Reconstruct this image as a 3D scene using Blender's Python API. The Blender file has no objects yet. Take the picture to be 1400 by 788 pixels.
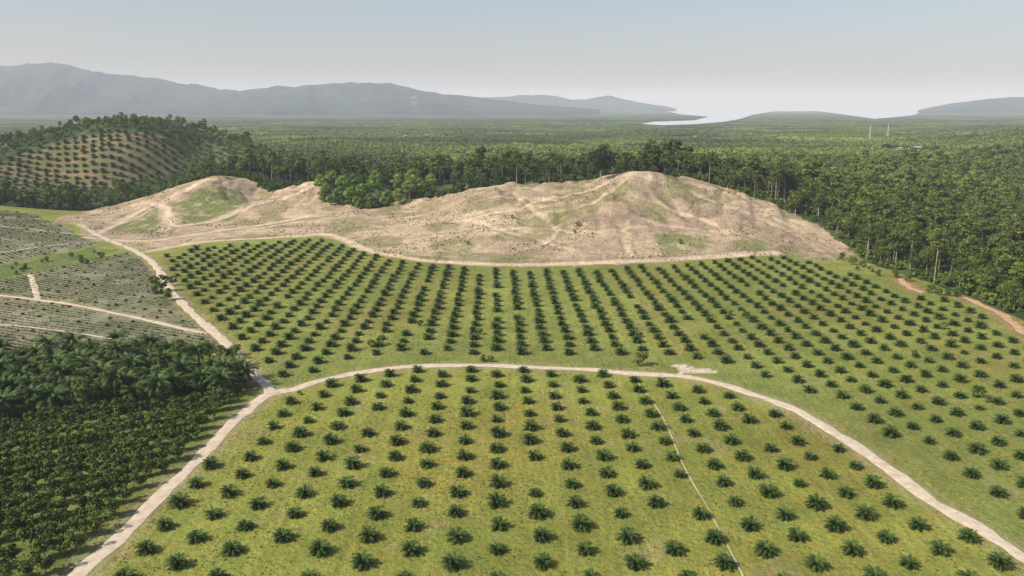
import bpy, math, random
import numpy as np
from mathutils import Vector
random.seed(7); rng=np.random.default_rng(7)
scene=bpy.context.scene
COL=scene.collection
T=math.radians(12.87); FPX=1090.0; CAMZ=80.0
ct,st=math.cos(T),math.sin(T)

# ------------------------------------------------------------------ helpers
def ray(px,py):
    u=(px-700)/FPX; v=(394-py)/FPX
    return np.array([u, ct+v*st, -st+v*ct])
def PD(px,py,D):
    d=ray(px,py); s=D/d[1]
    return (d[0]*s, D, CAMZ+d[2]*s)
def vhash(ix,iy,seed):
    n=(ix*374761393+iy*668265263+seed*1442695041)&0xffffffff
    n=((n^(n>>13))*1274126177)&0xffffffff
    n=n^(n>>16)
    return (n&0xffff)/65535.0
def vnoise(x,y,seed=0):
    x=np.asarray(x,float); y=np.asarray(y,float)
    ix=np.floor(x).astype(np.int64); iy=np.floor(y).astype(np.int64)
    fx=x-ix; fy=y-iy; fx=fx*fx*(3-2*fx); fy=fy*fy*(3-2*fy)
    a=vhash(ix,iy,seed); b=vhash(ix+1,iy,seed); c=vhash(ix,iy+1,seed); d=vhash(ix+1,iy+1,seed)
    return (a*(1-fx)+b*fx)*(1-fy)+(c*(1-fx)+d*fx)*fy
def fbm(x,y,seed=0,oc=4):
    r=0; a=0.5; t=0
    for i in range(oc):
        r=r+a*vnoise(x*2**i+17.3*i,y*2**i-9.1*i,seed+i); t+=a; a*=0.5
    return r/t
def sstep(a,b,x):
    t=np.clip((x-a)/(b-a),0,1); return t*t*(3-2*t)
def inpoly(x,y,poly):
    x=np.asarray(x,float); y=np.asarray(y,float)
    ins=np.zeros(x.shape,bool); n=len(poly)
    for i in range(n):
        x1,y1=poly[i][:2]; x2,y2=poly[(i+1)%n][:2]
        if y1==y2: continue
        c=((y1>y)!=(y2>y))&(x<(x2-x1)*(y-y1)/(y2-y1)+x1)
        ins^=c
    return ins
def dist_line(x,y,pts,closed=False):
    d=np.full(np.shape(x),1e9); n=len(pts)
    for i in range(n if closed else n-1):
        ax,ay=pts[i][:2]; bx,by=pts[(i+1)%n][:2]
        vx,vy=bx-ax,by-ay; L=vx*vx+vy*vy+1e-9
        t=np.clip(((x-ax)*vx+(y-ay)*vy)/L,0,1)
        d=np.minimum(d,np.hypot(x-ax-t*vx,y-ay-t*vy))
    return d
def catmull(pts,step=3.0):
    P=[np.array(p[:2],float) for p in pts]
    P=[2*P[0]-P[1]]+P+[2*P[-1]-P[-2]]; out=[]
    for i in range(1,len(P)-2):
        p0,p1,p2,p3=P[i-1:i+3]; n=max(2,int(np.linalg.norm(p2-p1)/step))
        for k in range(n):
            t=k/n
            out.append(0.5*((2*p1)+(-p0+p2)*t+(2*p0-5*p1+4*p2-p3)*t*t+(-p0+3*p1-3*p2+p3)*t**3))
    out.append(P[-2]); return np.array(out)

# ------------------------------------------------------------------ terrain height
ridge=[(885,237,530),(850,240,535),(920,246,528),(820,249,540),(780,258,548),(740,262,555),(700,257,560),(660,261,565),
(620,271,565),(580,288,560),(550,288,575),(885,290,478),(800,300,470),(700,304,485),(950,300,475),(1000,273,505),(1040,288,492),
(1100,322,465),(1145,350,442),(600,322,480),(960,264,515),(760,330,445),(900,325,448),(1010,318,455),(850,265,505),(700,280,520),
(500,290,570),(430,250,640),(390,266,620),(350,283,590),(470,300,540),(400,302,550),(520,315,510),(410,275,600),
(300,244,640),(270,249,638),(325,253,645),(250,257,630),(200,275,610),(285,280,590),(345,272,635),(370,268,640),(150,292,600),(225,300,560),(300,308,550),
(0,286,560),(-80,276,560),(0,338,430),(-80,333,430),(0,316,480),(90,317,500),
(150,168,880),(110,174,870),(60,188,850),(0,208,800),(-80,216,790),(230,173,885),(190,169,890),(270,181,895),(310,193,900),(350,208,905),
(150,210,800),(80,225,790),(200,205,820),(0,245,745),(100,250,760),(220,245,800),(280,225,860)]
cp=[PD(*r) for r in ridge]
front_px=[(60,306),(100,306),(125,325),(160,336),(200,345),(280,333),(380,326),(440,323),(470,331),(500,343),(560,354),(620,361),(700,364),(800,364),(900,359),(1000,351),(1060,350),(1100,357),(1150,366),(1185,374)]
def G0(px,py):
    d=ray(px,py); s=CAMZ/-d[2]; return (d[0]*s,d[1]*s)
for p in front_px[3:]: cp.append((*G0(*p),0.0))
for gx in range(-260,240,62):
    for gy in range(60,420,60):
        if gy<390 : cp.append((gx,gy,0.0))
for p in [(300,350),(300,450),(300,550),(380,420),(450,600),(280,600)]: cp.append((p[0],p[1],1.0))
for p in [(300,1100),(500,1000),(700,1000),(700,800),(450,1250),(700,600),(950,800),(0,1300),(-300,1300),(250,1300),(650,1300),(950,400),(600,400),(950,1200),(550,850),(300,750),(100,780),(100,950),(300,950),(-950,400),(-950,700),(-500,250),(-950,1300),(-600,1350),(400,200),(600,150),(-400,100),(-700,200),(800,100),(-100,1000)]: cp.append((p[0],p[1],0.0))
for p in [(90,600,30),(0,625,24),(-60,645,20),(150,575,26),(205,545,18),(225,500,11),(245,450,4),(-160,700,18),(-240,690,22),(90,690,8),(0,710,8),(200,680,4),(300,680,0),(-100,760,2),(-200,790,2),(-280,800,4),
          (-380,1050,8),(-520,1060,12),(-650,1000,20),(-800,900,12),(-260,960,5),(-150,900,0),(0,850,0),(200,850,0),(400,850,0),(500,700,0),(-200,1150,0),(0,1100,0),(-450,690,0),(-520,690,0),(-400,660,0),(-350,650,0),(-300,720,4)]: cp.append(p)
cp=np.array(cp,float)
CC=12.0
A=np.sqrt((cp[:,None,0]-cp[None,:,0])**2+(cp[:,None,1]-cp[None,:,1])**2+CC*CC)
Wt=np.linalg.solve(A-0.6*np.eye(len(cp)),cp[:,2])
def Hraw(x,y):
    x=np.atleast_1d(np.asarray(x,float)); y=np.atleast_1d(np.asarray(y,float))
    sh=x.shape; x=x.ravel(); y=y.ravel(); out=np.zeros(len(x))
    m=(y>-50)&(y<1400)&(np.abs(x)<1100); idx=np.nonzero(m)[0]
    for k in range(0,len(idx),20000):
        j=idx[k:k+20000]
        out[j]=np.sqrt((x[j,None]-cp[None,:,0])**2+(y[j,None]-cp[None,:,1])**2+CC*CC)@Wt
    w=(1-sstep(1050,1350,y))*(1-sstep(650,1000,np.abs(x)))*sstep(-20,60,y)
    out=out*w
    out=np.where(out<0,out*0.3,out)
    und=5*fbm(x/420,y/420,5,3)*sstep(750,1300,y)*(1-sstep(2000,3000,y))
    rr=np.hypot((x-1060)/170,(y-1550)/200); und=und+42*np.exp(-rr**2*1.6)*(rr<3)
    rr=np.hypot((x-640)/180,(y-900)/120); und=und+12*np.exp(-rr**2)
    out=out+und
    b=sstep(2,9,out)*(y<690)*(x>-350)*(x<230)
    tz=out+2.0*fbm(x/30,y/30,33,3); fr=tz/2.8-np.floor(tz/2.8)
    terr=(sstep(0.1,0.9,fr)-fr)*1.7*sstep(0.42,0.6,fbm(x/40,y/40,44,3))
    gul=-1.9*np.clip(1-np.abs(fbm(x/18,y/50,12,3)-0.5)*8,0,1)
    out=out+b*(2.6*(fbm(x/24,y/24,9,4)-0.5)+terr+gul*sstep(5,14,out)+0.6*(fbm(x/4,y/4,23,3)-.5))
    out=out+1.6*(fbm(x/70,y/70,88,2)-.5)*sstep(250,330,y)*(1-sstep(380,440,y))*(np.abs(x)<190)
    return out.reshape(sh)
Ds=np.concatenate([np.arange(80,1000,2.0),np.arange(1000,4500,12.0)])
def PT(px,py):
    d=ray(px,py); s=Ds/d[1]; xs=d[0]*s; zs=CAMZ+d[2]*s
    h=Hraw(xs,Ds); k=np.nonzero(zs<=h)[0]
    if len(k)==0: k=[len(Ds)-1]
    k=k[0]; return (xs[k],Ds[k])
def PTL(l): return [PT(*p) for p in l]

# ------------------------------------------------------------------ zones (metres on the ground)
clearing=[(-620,40),(-620,560),(-420,590),(-330,610),(-300,658),(-230,675),(-195,645),(-168,662),(-150,648),(-145,603),(-110,574),(-85,598),(-60,592),(-10,588),(50,583),(100,562),(140,540),(165,512),(185,480),(195,450),(190,425),(187,400),(193,372),(195,350),(196,290),(201,200),(210,40)]
front=PTL(front_px)
bare_poly=front[:-3]+[PT(1100,355),PT(1140,358),(186,430),(196,450),(186,481),(166,513),(141,541),(101,563),(51,584),(-9,589),(-59,593),(-84,599),(-109,575),(-144,604),(-149,649),(-167,663),(-194,646),(-229,676),(-299,659),(-329,620)]
main_road_px=[(70,835),(115,788),(150,752),(200,703),(245,655),(283,618),(320,580),(367,541),(400,536),(440,523),(480,514),(540,505),(600,502),(660,501),(740,504),(800,507),(870,512),(930,516),(980,526),(1030,540),(1080,558),(1130,587),(1180,622),(1230,659),(1280,692),(1330,724),(1400,767),(1480,812)]
main_road=catmull(PTL(main_road_px))
side_road=catmull(PTL([(372,541),(362,528),(345,510),(318,480),(290,455),(265,432),(240,405),(225,385),(213,365),(195,350),(170,337),(140,325),(110,308)]))
left_road=catmull(PTL([(-70,396),(0,405),(60,412),(130,424),(200,439),(282,459)]))
left_spur=catmull(PTL([(42,376),(47,392),(52,411)]))
left_upper=catmull(PTL([(-60,352),(0,346),(60,338),(110,332),(150,328)]))
left_up2=catmull(PTL([(-40,305),(20,312),(70,318),(125,322)]))
left_low=catmull(PTL([(-60,448),(0,446),(70,452),(140,462),(200,474)]))
right_road_a=catmull(PTL([(1230,382),(1236,388),(1248,396),(1264,402)]))
right_road_b=catmull(PTL([(1316,407),(1332,412),(1345,420),(1370,432),(1400,455),(1450,488)]))
foot_path=catmull(PTL([(868,520),(905,572),(935,640),(965,692),(995,750),(1022,800)]))
lower_field=[tuple(p) for p in main_road]+[PT(1400,850),PT(700,860),PT(60,860)]
upper_field=PTL([(345,505),(318,470),(285,440),(262,415),(238,385),(222,352),(280,339),(350,333),(430,329),(470,337),(500,349),(560,361),(620,368),(700,371),(800,371),(900,366),(1000,358),(1040,352),(1075,354),(1120,363),(1170,380),(1225,397),(1290,412),(1340,432),(1400,472),(1480,530),(1520,780),(1400,722),(1330,668),(1240,618),(1180,578),(1110,546),(1060,527),(1000,503),(930,494),(860,491),(760,487),(640,486),(520,492),(440,508),(395,522)])
grey_a=PTL([(-120,385),(0,385),(60,372),(130,354),(172,347),(195,358),(210,380),(224,400),(238,420),(262,442),(288,464),(300,480),(230,478),(100,478),(0,492),(-120,502)])
grey_b=PTL([(-120,284),(0,287),(45,294),(88,312),(120,329),(140,336),(60,350),(0,362),(-120,375)])
strip_poly=PTL([(-120,375),(0,365),(60,352),(140,338),(168,343),(130,352),(60,370),(0,383),(-120,384)])
orchard=PTL([(-70,870),(75,830),(128,780),(208,700),(282,622),(345,558),(300,545),(200,550),(100,560),(0,575),(-100,585)])
palmgrove=PTL([(352,530),(340,512),(290,500),(180,494),(60,500),(0,508),(-80,515),(-80,590),(0,582),(150,566),(310,550)])
hillpalms=PTL([(0,224),(50,202),(110,187),(180,181),(226,191),(250,212),(235,242),(170,258),(90,268),(0,277),(-90,278),(-90,232)])
bright_patch=PTL([(905,499),(930,498),(950,503),(985,506),(975,511),(945,509),(925,512),(935,505)])
houses_c=PT(1248,207)
water_px=[[(903,147.0),(1268,147.0),(1262,152.6),(903,152.6)],[(912,152.6),(1060,152.6),(1030,157.5),(1012,163.5),(950,165.5),(968,160.5),(930,157)],[(1120,152.6),(1262,152.6),(1250,158),(1225,161),(1195,163.5),(1172,160)],
    [(876,170.5),(894,167.5),(950,165.5),(1012,163.5),(990,167.5),(950,171),(905,172.5)]]
water_w=[[G0(*p) for p in pl] for pl in water_px]
def open_land(x,y):
    return (fbm(x/260,y/210,8,3)>.585)&(y>820)&(y<4600)
def notch(x,y): return (x>-168)&(x<-48)&(y<628)

def new_mesh(name,verts,faces,mats,attrs=None,fmat=None,smooth=False):
    me=bpy.data.meshes.new(name)
    verts=np.asarray(verts,np.float32)
    if isinstance(faces,np.ndarray):
        nf,k=faces.shape
        me.vertices.add(len(verts)); me.vertices.foreach_set('co',verts.ravel())
        me.loops.add(nf*k); me.loops.foreach_set('vertex_index',faces.astype(np.int32).ravel())
        me.polygons.add(nf); me.polygons.foreach_set('loop_start',(np.arange(nf)*k).astype(np.int32))
        me.polygons.foreach_set('loop_total',np.full(nf,k,np.int32))
        me.update(calc_edges=True)
    else:
        me.from_pydata([tuple(map(float,v)) for v in verts],[],faces)
    for m in mats: me.materials.append(m)
    if fmat is not None: me.polygons.foreach_set('material_index',np.asarray(fmat,np.int32))
    if smooth: me.polygons.foreach_set('use_smooth',np.ones(len(me.polygons),bool))
    if attrs:
        for an,(typ,arr) in attrs.items():
            a=me.attributes.new(an,typ,'POINT')
            if typ=='FLOAT_COLOR':
                c=np.ones((len(verts),4),np.float32); c[:,:3]=arr; a.data.foreach_set('color',c.ravel())
            else: a.data.foreach_set('value',np.asarray(arr,np.float32))
    me.update(); return me
def add(name,me,**kw):
    o=bpy.data.objects.new(name,me); COL.objects.link(o)
    for k,v in kw.items(): o[k]=v
    return o

# ------------------------------------------------------------------ materials
def mat(name):
    m=bpy.data.materials.new(name); m.use_nodes=True
    nt=m.node_tree; b=nt.nodes['Principled BSDF']; b.inputs['Roughness'].default_value=0.9
    b.inputs['Specular IOR Level'].default_value=0.1
    return m,nt,b
def mixc(nt,fac,a,b,blend='MIX'):
    n=nt.nodes.new('ShaderNodeMix'); n.data_type='RGBA'; n.blend_type=blend
    for s,v in ((0,fac),(6,a),(7,b)):
        if isinstance(v,bpy.types.NodeSocket): nt.links.new(v,n.inputs[s])
        else: n.inputs[s].default_value=v if s==0 else (*v,1)
    return n.outputs[2]
def mr(nt,val,a,b,c,d):
    n=nt.nodes.new('ShaderNodeMapRange'); nt.links.new(val,n.inputs[0])
    for i,v in enumerate((a,b,c,d)): n.inputs[i+1].default_value=v
    return n.outputs[0]
def noise(nt,vec,scale,detail=4,rough=0.55):
    n=nt.nodes.new('ShaderNodeTexNoise'); n.inputs['Scale'].default_value=scale
    n.inputs['Detail'].default_value=detail; n.inputs['Roughness'].default_value=rough
    nt.links.new(vec,n.inputs['Vector']); return n.outputs['Fac']
def vecmul(nt,vec,v):
    n=nt.nodes.new('ShaderNodeVectorMath'); n.operation='MULTIPLY'; nt.links.new(vec,n.inputs[0]); n.inputs[1].default_value=v
    return n.outputs[0]
def gray(nt,val):
    n=nt.nodes.new('ShaderNodeCombineColor')
    for i in range(3): nt.links.new(val,n.inputs[i])
    return n.outputs[0]
def mul(nt,a,b):
    n=nt.nodes.new('ShaderNodeMath'); n.operation='MULTIPLY'; nt.links.new(a,n.inputs[0]); nt.links.new(b,n.inputs[1]); return n.outputs[0]
def blocks(nt,pos):
    v=nt.nodes.new('ShaderNodeTexVoronoi'); v.inputs['Scale'].default_value=1.0
    nt.links.new(vecmul(nt,pos,(1/330,1/230,0.0)),v.inputs['Vector'])
    s=nt.nodes.new('ShaderNodeSeparateColor'); nt.links.new(v.outputs['Color'],s.inputs[0]); return s.outputs[0],s.outputs[1]

# terrain
M_ground,nt,b=mat('ground_material')
geo=nt.nodes.new('ShaderNodeNewGeometry'); pos=geo.outputs['Position']
att=nt.nodes.new('ShaderNodeAttribute'); att.attribute_name='col'
abare=nt.nodes.new('ShaderNodeAttribute'); abare.attribute_name='bare'
afor=nt.nodes.new('ShaderNodeAttribute'); afor.attribute_name='forest'
c=att.outputs['Color']
n1=noise(nt,pos,0.09,6,0.6); n2=noise(nt,pos,0.8,5,0.65); n3=noise(nt,pos,3.5,3,0.6)
st_=noise(nt,vecmul(nt,pos,(0.55,0.035,0.5)),1.0,4,0.6)
c=mixc(nt,1.0,c,gray(nt,mr(nt,n1,0.3,0.7,0.82,1.18)),'MULTIPLY')
c=mixc(nt,1.0,c,gray(nt,mr(nt,n2,0.25,0.75,0.68,1.32)),'MULTIPLY')
c=mixc(nt,1.0,c,gray(nt,mr(nt,n3,0.25,0.75,0.70,1.30)),'MULTIPLY')
c=mixc(nt,1.0,c,gray(nt,mr(nt,st_,0.3,0.7,0.86,1.12)),'MULTIPLY')
hue=noise(nt,pos,0.22,5,0.6)
mm=nt.nodes.new('ShaderNodeMath'); mm.operation='SUBTRACT'; mm.inputs[0].default_value=1.0; nt.links.new(abare.outputs['Fac'],mm.inputs[1])
c=mixc(nt,mul(nt,mm.outputs[0],mr(nt,hue,0.5,0.72,0,0.7)),c,mixc(nt,1.0,c,(1.36,1.04,0.95),'MULTIPLY'))
c=mixc(nt,mul(nt,mm.outputs[0],mr(nt,noise(nt,pos,0.05,5,0.6),0.5,0.66,0,0.6)),c,mixc(nt,1.0,c,(0.76,0.88,0.8),'MULTIPLY'))
bs=noise(nt,vecmul(nt,pos,(1,1,2.5)),0.22,8,0.7)
c=mixc(nt,mul(nt,abare.outputs['Fac'],mr(nt,bs,0.5,0.62,0,0.65)),c,mixc(nt,1.0,c,(0.60,0.57,0.52),'MULTIPLY'))
bs2=noise(nt,vecmul(nt,pos,(1,1,3)),1.3,6,0.7)
c=mixc(nt,mul(nt,abare.outputs['Fac'],mr(nt,bs2,0.54,0.66,0,0.5)),c,mixc(nt,1.0,c,(0.52,0.50,0.40),'MULTIPLY'))
vo=nt.nodes.new('ShaderNodeTexVoronoi'); vo.inputs['Scale'].default_value=0.075; nt.links.new(pos,vo.inputs['Vector'])
f1=noise(nt,pos,0.0016,5,0.6); f2=noise(nt,pos,0.012,5,0.65)
fc=mixc(nt,mr(nt,f1,0.4,0.62,0,1),(0.055,0.095,0.032),(0.11,0.155,0.052))
fc=mixc(nt,1.0,fc,gray(nt,mr(nt,f2,0.3,0.7,0.6,1.35)),'MULTIPLY')
fc=mixc(nt,1.0,fc,gray(nt,mr(nt,vo.outputs['Distance'],0.0,0.8,1.3,0.5)),'MULTIPLY')
b1,b2=blocks(nt,pos)
fc=mixc(nt,1.0,fc,gray(nt,mr(nt,b1,0,1,0.7,1.4)),'MULTIPLY')
c=mixc(nt,afor.outputs['Fac'],c,fc)
nt.links.new(c,b.inputs['Base Color'])
ad=nt.nodes.new('ShaderNodeMath'); ad.operation='ADD'; nt.links.new(n2,ad.inputs[0]); nt.links.new(mul(nt,abare.outputs['Fac'],bs),ad.inputs[1])
bp=nt.nodes.new('ShaderNodeBump'); bp.inputs['Strength'].default_value=0.8; bp.inputs['Distance'].default_value=1.0
nt.links.new(ad.outputs[0],bp.inputs['Height']); nt.links.new(bp.outputs[0],b.inputs['Normal'])

def foliage(name,ca,cb,spec=0.15,macro=True,rough=0.65):
    m,nt,b=mat(name)
    at=nt.nodes.new('ShaderNodeAttribute'); at.attribute_name='tint'
    oi=nt.nodes.new('ShaderNodeObjectInfo'); geo=nt.nodes.new('ShaderNodeNewGeometry')
    c=mixc(nt,oi.outputs['Random'],ca,cb)
    if macro:
        f=noise(nt,geo.outputs['Position'],0.0035,4,0.6)
        c=mixc(nt,mr(nt,f,0.44,0.56,0,1.0),c,mixc(nt,1.0,c,(1.4,1.35,1.15),'MULTIPLY'))
        b1,b2=blocks(nt,geo.outputs['Position'])
        sp=nt.nodes.new('ShaderNodeSeparateXYZ'); nt.links.new(geo.outputs['Position'],sp.inputs[0]); fy=mr(nt,sp.outputs[1],620,900,0,1)
        c=mixc(nt,fy,c,mixc(nt,1.0,c,gray(nt,mr(nt,b1,0,1,0.85,1.85)),'MULTIPLY'))
        c=mixc(nt,mul(nt,fy,mr(nt,b2,0.5,0.6,0,0.6)),c,mixc(nt,1.0,c,(1.35,1.15,0.95),'MULTIPLY'))
        f=noise(nt,vecmul(nt,geo.outputs['Position'],(1,1.7,1)),0.005,3,0.5)
        c=mixc(nt,mr(nt,f,0.62,0.69,0,0.6),c,(0.18,0.13,0.06))
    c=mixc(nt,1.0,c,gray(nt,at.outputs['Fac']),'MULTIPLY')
    nt.links.new(c,b.inputs['Base Color']); b.inputs['Roughness'].default_value=rough
    b.inputs['Specular IOR Level'].default_value=spec
    return m
M_palm=foliage('palm_frond_material',(0.027,0.052,0.010),(0.044,0.074,0.014),0.15,False,0.6)
M_palmh=foliage('hill_palm_material',(0.028,0.050,0.012),(0.046,0.072,0.016),0.15,False,0.6)
M_palmd=foliage('mature_palm_material',(0.035,0.064,0.013),(0.070,0.105,0.022),0.2,False,0.55)
M_leaf=foliage('forest_leaf_material',(0.050,0.085,0.018),(0.105,0.138,0.032),0.1,True)
M_bright=foliage('bright_leaf_material',(0.14,0.23,0.04),(0.20,0.28,0.06),0.1,False)
M_dark=foliage('dark_leaf_material',(0.022,0.038,0.012),(0.030,0.048,0.014),0.1,False)
M_orch=foliage('orchard_leaf_material',(0.055,0.090,0.018),(0.10,0.135,0.03),0.1,False)
M_crop=foliage('crop_leaf_material',(0.10,0.13,0.06),(0.15,0.175,0.09),0.1,False)
M_tuft=foliage('grass_tuft_material',(0.19,0.23,0.06),(0.27,0.27,0.09),0.0,False)
def simple(name,ca,cb,scale=1.0,rough=0.9,bump=0.0):
    m,nt,b=mat(name); geo=nt.nodes.new('ShaderNodeNewGeometry')
    f=noise(nt,geo.outputs['Position'],scale,6,0.65)
    nt.links.new(mixc(nt,mr(nt,f,0.3,0.7,0,1),ca,cb),b.inputs['Base Color']); b.inputs['Roughness'].default_value=rough
    if bump:
        bp=nt.nodes.new('ShaderNodeBump'); bp.inputs['Strength'].default_value=bump; nt.links.new(f,bp.inputs['Height']); nt.links.new(bp.outputs[0],b.inputs['Normal'])
    return m
M_bark=simple('bark_material',(0.20,0.17,0.13),(0.46,0.41,0.33),1.2)
M_barkd=simple('palm_trunk_material',(0.06,0.045,0.03),(0.12,0.09,0.06),3.0)
M_road=simple('dirt_road_material',(0.42,0.34,0.245),(0.66,0.57,0.44),0.5,0.95,0.3)
M_orange=simple('orange_clay_material',(0.34,0.20,0.11),(0.58,0.42,0.27),0.35,0.95,0.4)
M_path=simple('footpath_material',(0.30,0.29,0.15),(0.48,0.44,0.30),0.9)
M_steel=simple('steel_material',(0.45,0.45,0.45),(0.6,0.6,0.6),1.0,0.5)
M_wall=simple('plaster_material',(0.4,0.38,0.34),(0.5,0.48,0.44),0.5)
M_roof=simple('metal_roof_material',(0.28,0.28,0.28),(0.42,0.40,0.37),0.4,0.7)
M_mtn,nt,b=mat('mountain_forest_material')
geo=nt.nodes.new('ShaderNodeNewGeometry'); at=nt.nodes.new('ShaderNodeAttribute'); at.attribute_name='cliff'
f=noise(nt,geo.outputs['Position'],0.0025,9,0.74); f2=noise(nt,geo.outputs['Position'],0.012,6,0.72)
c=mixc(nt,mr(nt,f,0.40,0.60,0,1),(0.006,0.020,0.018),(0.06,0.10,0.05))
c=mixc(nt,1.0,c,gray(nt,mr(nt,f2,0.3,0.7,0.25,1.7)),'MULTIPLY')
c=mixc(nt,mul(nt,at.outputs['Fac'],mr(nt,f2,0.4,0.55,0,1)),c,(0.4,0.36,0.3))
nt.links.new(c,b.inputs['Base Color'])
bp=nt.nodes.new('ShaderNodeBump'); bp.inputs['Strength'].default_value=1.0; bp.inputs['Distance'].default_value=320; nt.links.new(f,bp.inputs['Height']); nt.links.new(bp.outputs[0],b.inputs['Normal'])
M_water,nt,b=mat('water_material')
b.inputs['Base Color'].default_value=(0.60,0.64,0.67,1); b.inputs['Roughness'].default_value=0.3; b.inputs['Specular IOR Level'].default_value=0.5
geo=nt.nodes.new('ShaderNodeNewGeometry'); f=noise(nt,geo.outputs['Position'],0.02,6,0.7)
bp=nt.nodes.new('ShaderNodeBump'); bp.inputs['Strength'].default_value=0.2; nt.links.new(f,bp.inputs['Height']); nt.links.new(bp.outputs[0],b.inputs['Normal'])

# ------------------------------------------------------------------ ground sheet
def geom(a,b,n): return np.geomspace(a,b,n)
xs_p=np.concatenate([np.arange(0,340,1.6),np.arange(340,1000,8.0),geom(1000,60000,110)])
xs=np.concatenate([-xs_p[:0:-1],xs_p])
ys=np.concatenate([-geom(4000,120,8),np.arange(-80,90,20.0),np.arange(92,400,2.0),np.arange(400,690,1.5),np.arange(690,1300,7.0),geom(1300,5000,140),geom(5100,70000,40)])
X,Y=np.meshgrid(xs,ys); x=X.ravel(); y=Y.ravel()
z=Hraw(x,y)
jx=x+7*(fbm(x/14,y/14,31,3)-0.5)*2; jy=y+7*(fbm(x/14,y/14,41,3)-0.5)*2
bx=x+16*(fbm(x/14,y/14,31,4)-0.5); by=y+12*(fbm(x/14,y/14,41,4)-0.5)
clr=inpoly(x,y,clearing)
cols=np.empty((len(x),3)); cols[:]=(0.03,0.04,0.014)
bare=np.zeros(len(x)); forest=(~clr).astype(float)
gl=np.array((0.222,0.240,0.053)); gu=np.array((0.206,0.233,0.057))
low=inpoly(x,y,lower_field)
cols[clr]=gu; cols[low]=gl
patch=fbm(x/45,y/45,77,4)[:,None]
cols=np.where((clr)[:,None],cols*(0.76+0.48*patch),cols)
dry=sstep(.52,.7,fbm(x/30,y/60,177,4))[:,None]*.5*clr[:,None]
cols=cols*(1-dry)+cols*np.array((1.15,.94,1.0))*dry
dm=dist_line(x,y,main_road[::3])
v=(clr&(~low)&(dm<26)); cols[v]=cols[v]*0.5+np.array((0.170,0.205,0.055))*0.5
g=inpoly(jx,jy,grey_a)|inpoly(jx,jy,grey_b)
gt=sstep(.45,.6,fbm(x/20,y/12,99,4))[:,None]
gc=(np.array((0.19,0.20,0.11))*(1-gt)+np.array((0.25,0.235,0.155))*gt)*(0.75+0.5*patch)
cols[g]=gc[g]; bare[g]=0.3
ga=inpoly(bx,jy,strip_poly)
cols[ga]=(np.array((0.13,0.17,0.05))*(0.6+0.8*patch))[ga]
o=inpoly(jx,jy,orchard); cols[o]=np.array((0.15,0.18,0.047))*(0.8+0.4*patch[o])
o=inpoly(jx,jy,palmgrove); cols[o]=(0.06,0.08,0.03)
hp=inpoly(jx,jy,hillpalms); cols[hp]=np.array((0.15,0.145,0.065)); forest[hp]=0
ol=open_land(x,y); cols[ol]=(np.array((0.17,0.20,0.08))*(0.6+0.8*patch))[ol]; forest[ol]=0.3
hd=np.hypot((x-houses_c[0])/35,(y-houses_c[1])/70)<1; cols[hd]=(0.28,0.26,0.18); forest[hd]=0
# bare hill
bm=inpoly(bx,by,bare_poly)
tone=fbm(x/28,y/28,55,4); tone2=fbm(x/9,y/9,66,4)
bc=np.array((0.495,0.388,0.265))[None,:]*(0.62+0.50*tone+0.26*tone2)[:,None]
dk=sstep(0.47,0.62,fbm(x/70+9+y/90,y/18+x/60,91,4))[:,None]
bc=bc*(1-0.4*dk)+np.array((0.29,0.215,0.155))*0.4*dk
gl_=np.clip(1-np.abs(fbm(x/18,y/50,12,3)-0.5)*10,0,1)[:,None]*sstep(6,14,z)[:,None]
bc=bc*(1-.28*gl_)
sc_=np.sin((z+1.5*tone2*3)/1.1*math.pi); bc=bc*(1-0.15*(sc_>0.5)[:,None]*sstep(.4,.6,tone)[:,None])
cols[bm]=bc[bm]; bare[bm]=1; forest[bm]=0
wd=fbm(x/22,y/22,15,5)
a=sstep(0.53,0.64,wd)[:,None]*0.62
cols=np.where(bm[:,None],cols*(1-a)+np.array((0.21,0.205,0.085))*a,cols)
for pl,aa in [([(236,284),(266,264),(328,260),(348,276),(322,300),(254,304)],0.95),([(146,316),(200,284),(230,292),(218,320)],0.85),
           ([(590,325),(640,322),(655,345),(600,348)],0.6),([(700,290),(760,285),(765,310),(705,312)],0.6),([(890,322),(960,318),(970,345),(900,345)],0.8),
           ([(1000,330),(1090,335),(1150,362),(1060,352)],0.7),([(150,338),(200,330),(215,340),(190,346)],0.6),([(540,345),(760,352),(760,362),(560,354)],0.5)]:
    P=PTL(pl); q=inpoly(bx,by,P)&bm
    f=aa*sstep(0.25,0.5,fbm(x/5,y/5,19,4))[:,None]
    cols=np.where(q[:,None],cols*(1-f)+np.array((0.165,0.20,0.062))*f,cols); bare=np.where(q,bare*(1-.5*f[:,0]),bare)
trk=[[(125,322),(170,300),(215,278),(262,256),(300,246)],[(228,285),(222,300),(240,310)],[(140,312),(200,290),(240,268),(290,250)],
 [(240,310),(300,300),(350,280),(432,252)],[(200,345),(280,331),(380,325),(445,321),(475,331),(505,344),(560,354),(620,360),(700,363),(800,361),(900,356),(1000,350),(1060,346)],
 [(300,318),(400,305),(480,295),(545,290),(600,290)],[(470,330),(560,310),(640,300),(700,288),(760,270),(830,250)],[(640,300),(700,320),(790,345)],[(830,290),(850,315),(860,350)],
 [(700,262),(730,290),(760,320),(700,345)],[(885,242),(900,280),(960,300),(1000,325)],[(940,260),(1000,285),(1060,310),(1110,335),(1145,358)],[(850,250),(800,280),(720,300)],[(600,330),(640,318),(720,312),(800,318),(880,310)],[(1040,345),(1090,318),(1060,300)],
 [(120,325),(200,330),(260,322),(330,312),(420,296)],[(330,262),(350,276),(330,292),(310,305)],[(880,300),(930,312),(1000,318),(1060,335)],[(650,275),(700,270),(760,275)],[(215,278),(232,300),(222,318)]]
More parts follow.
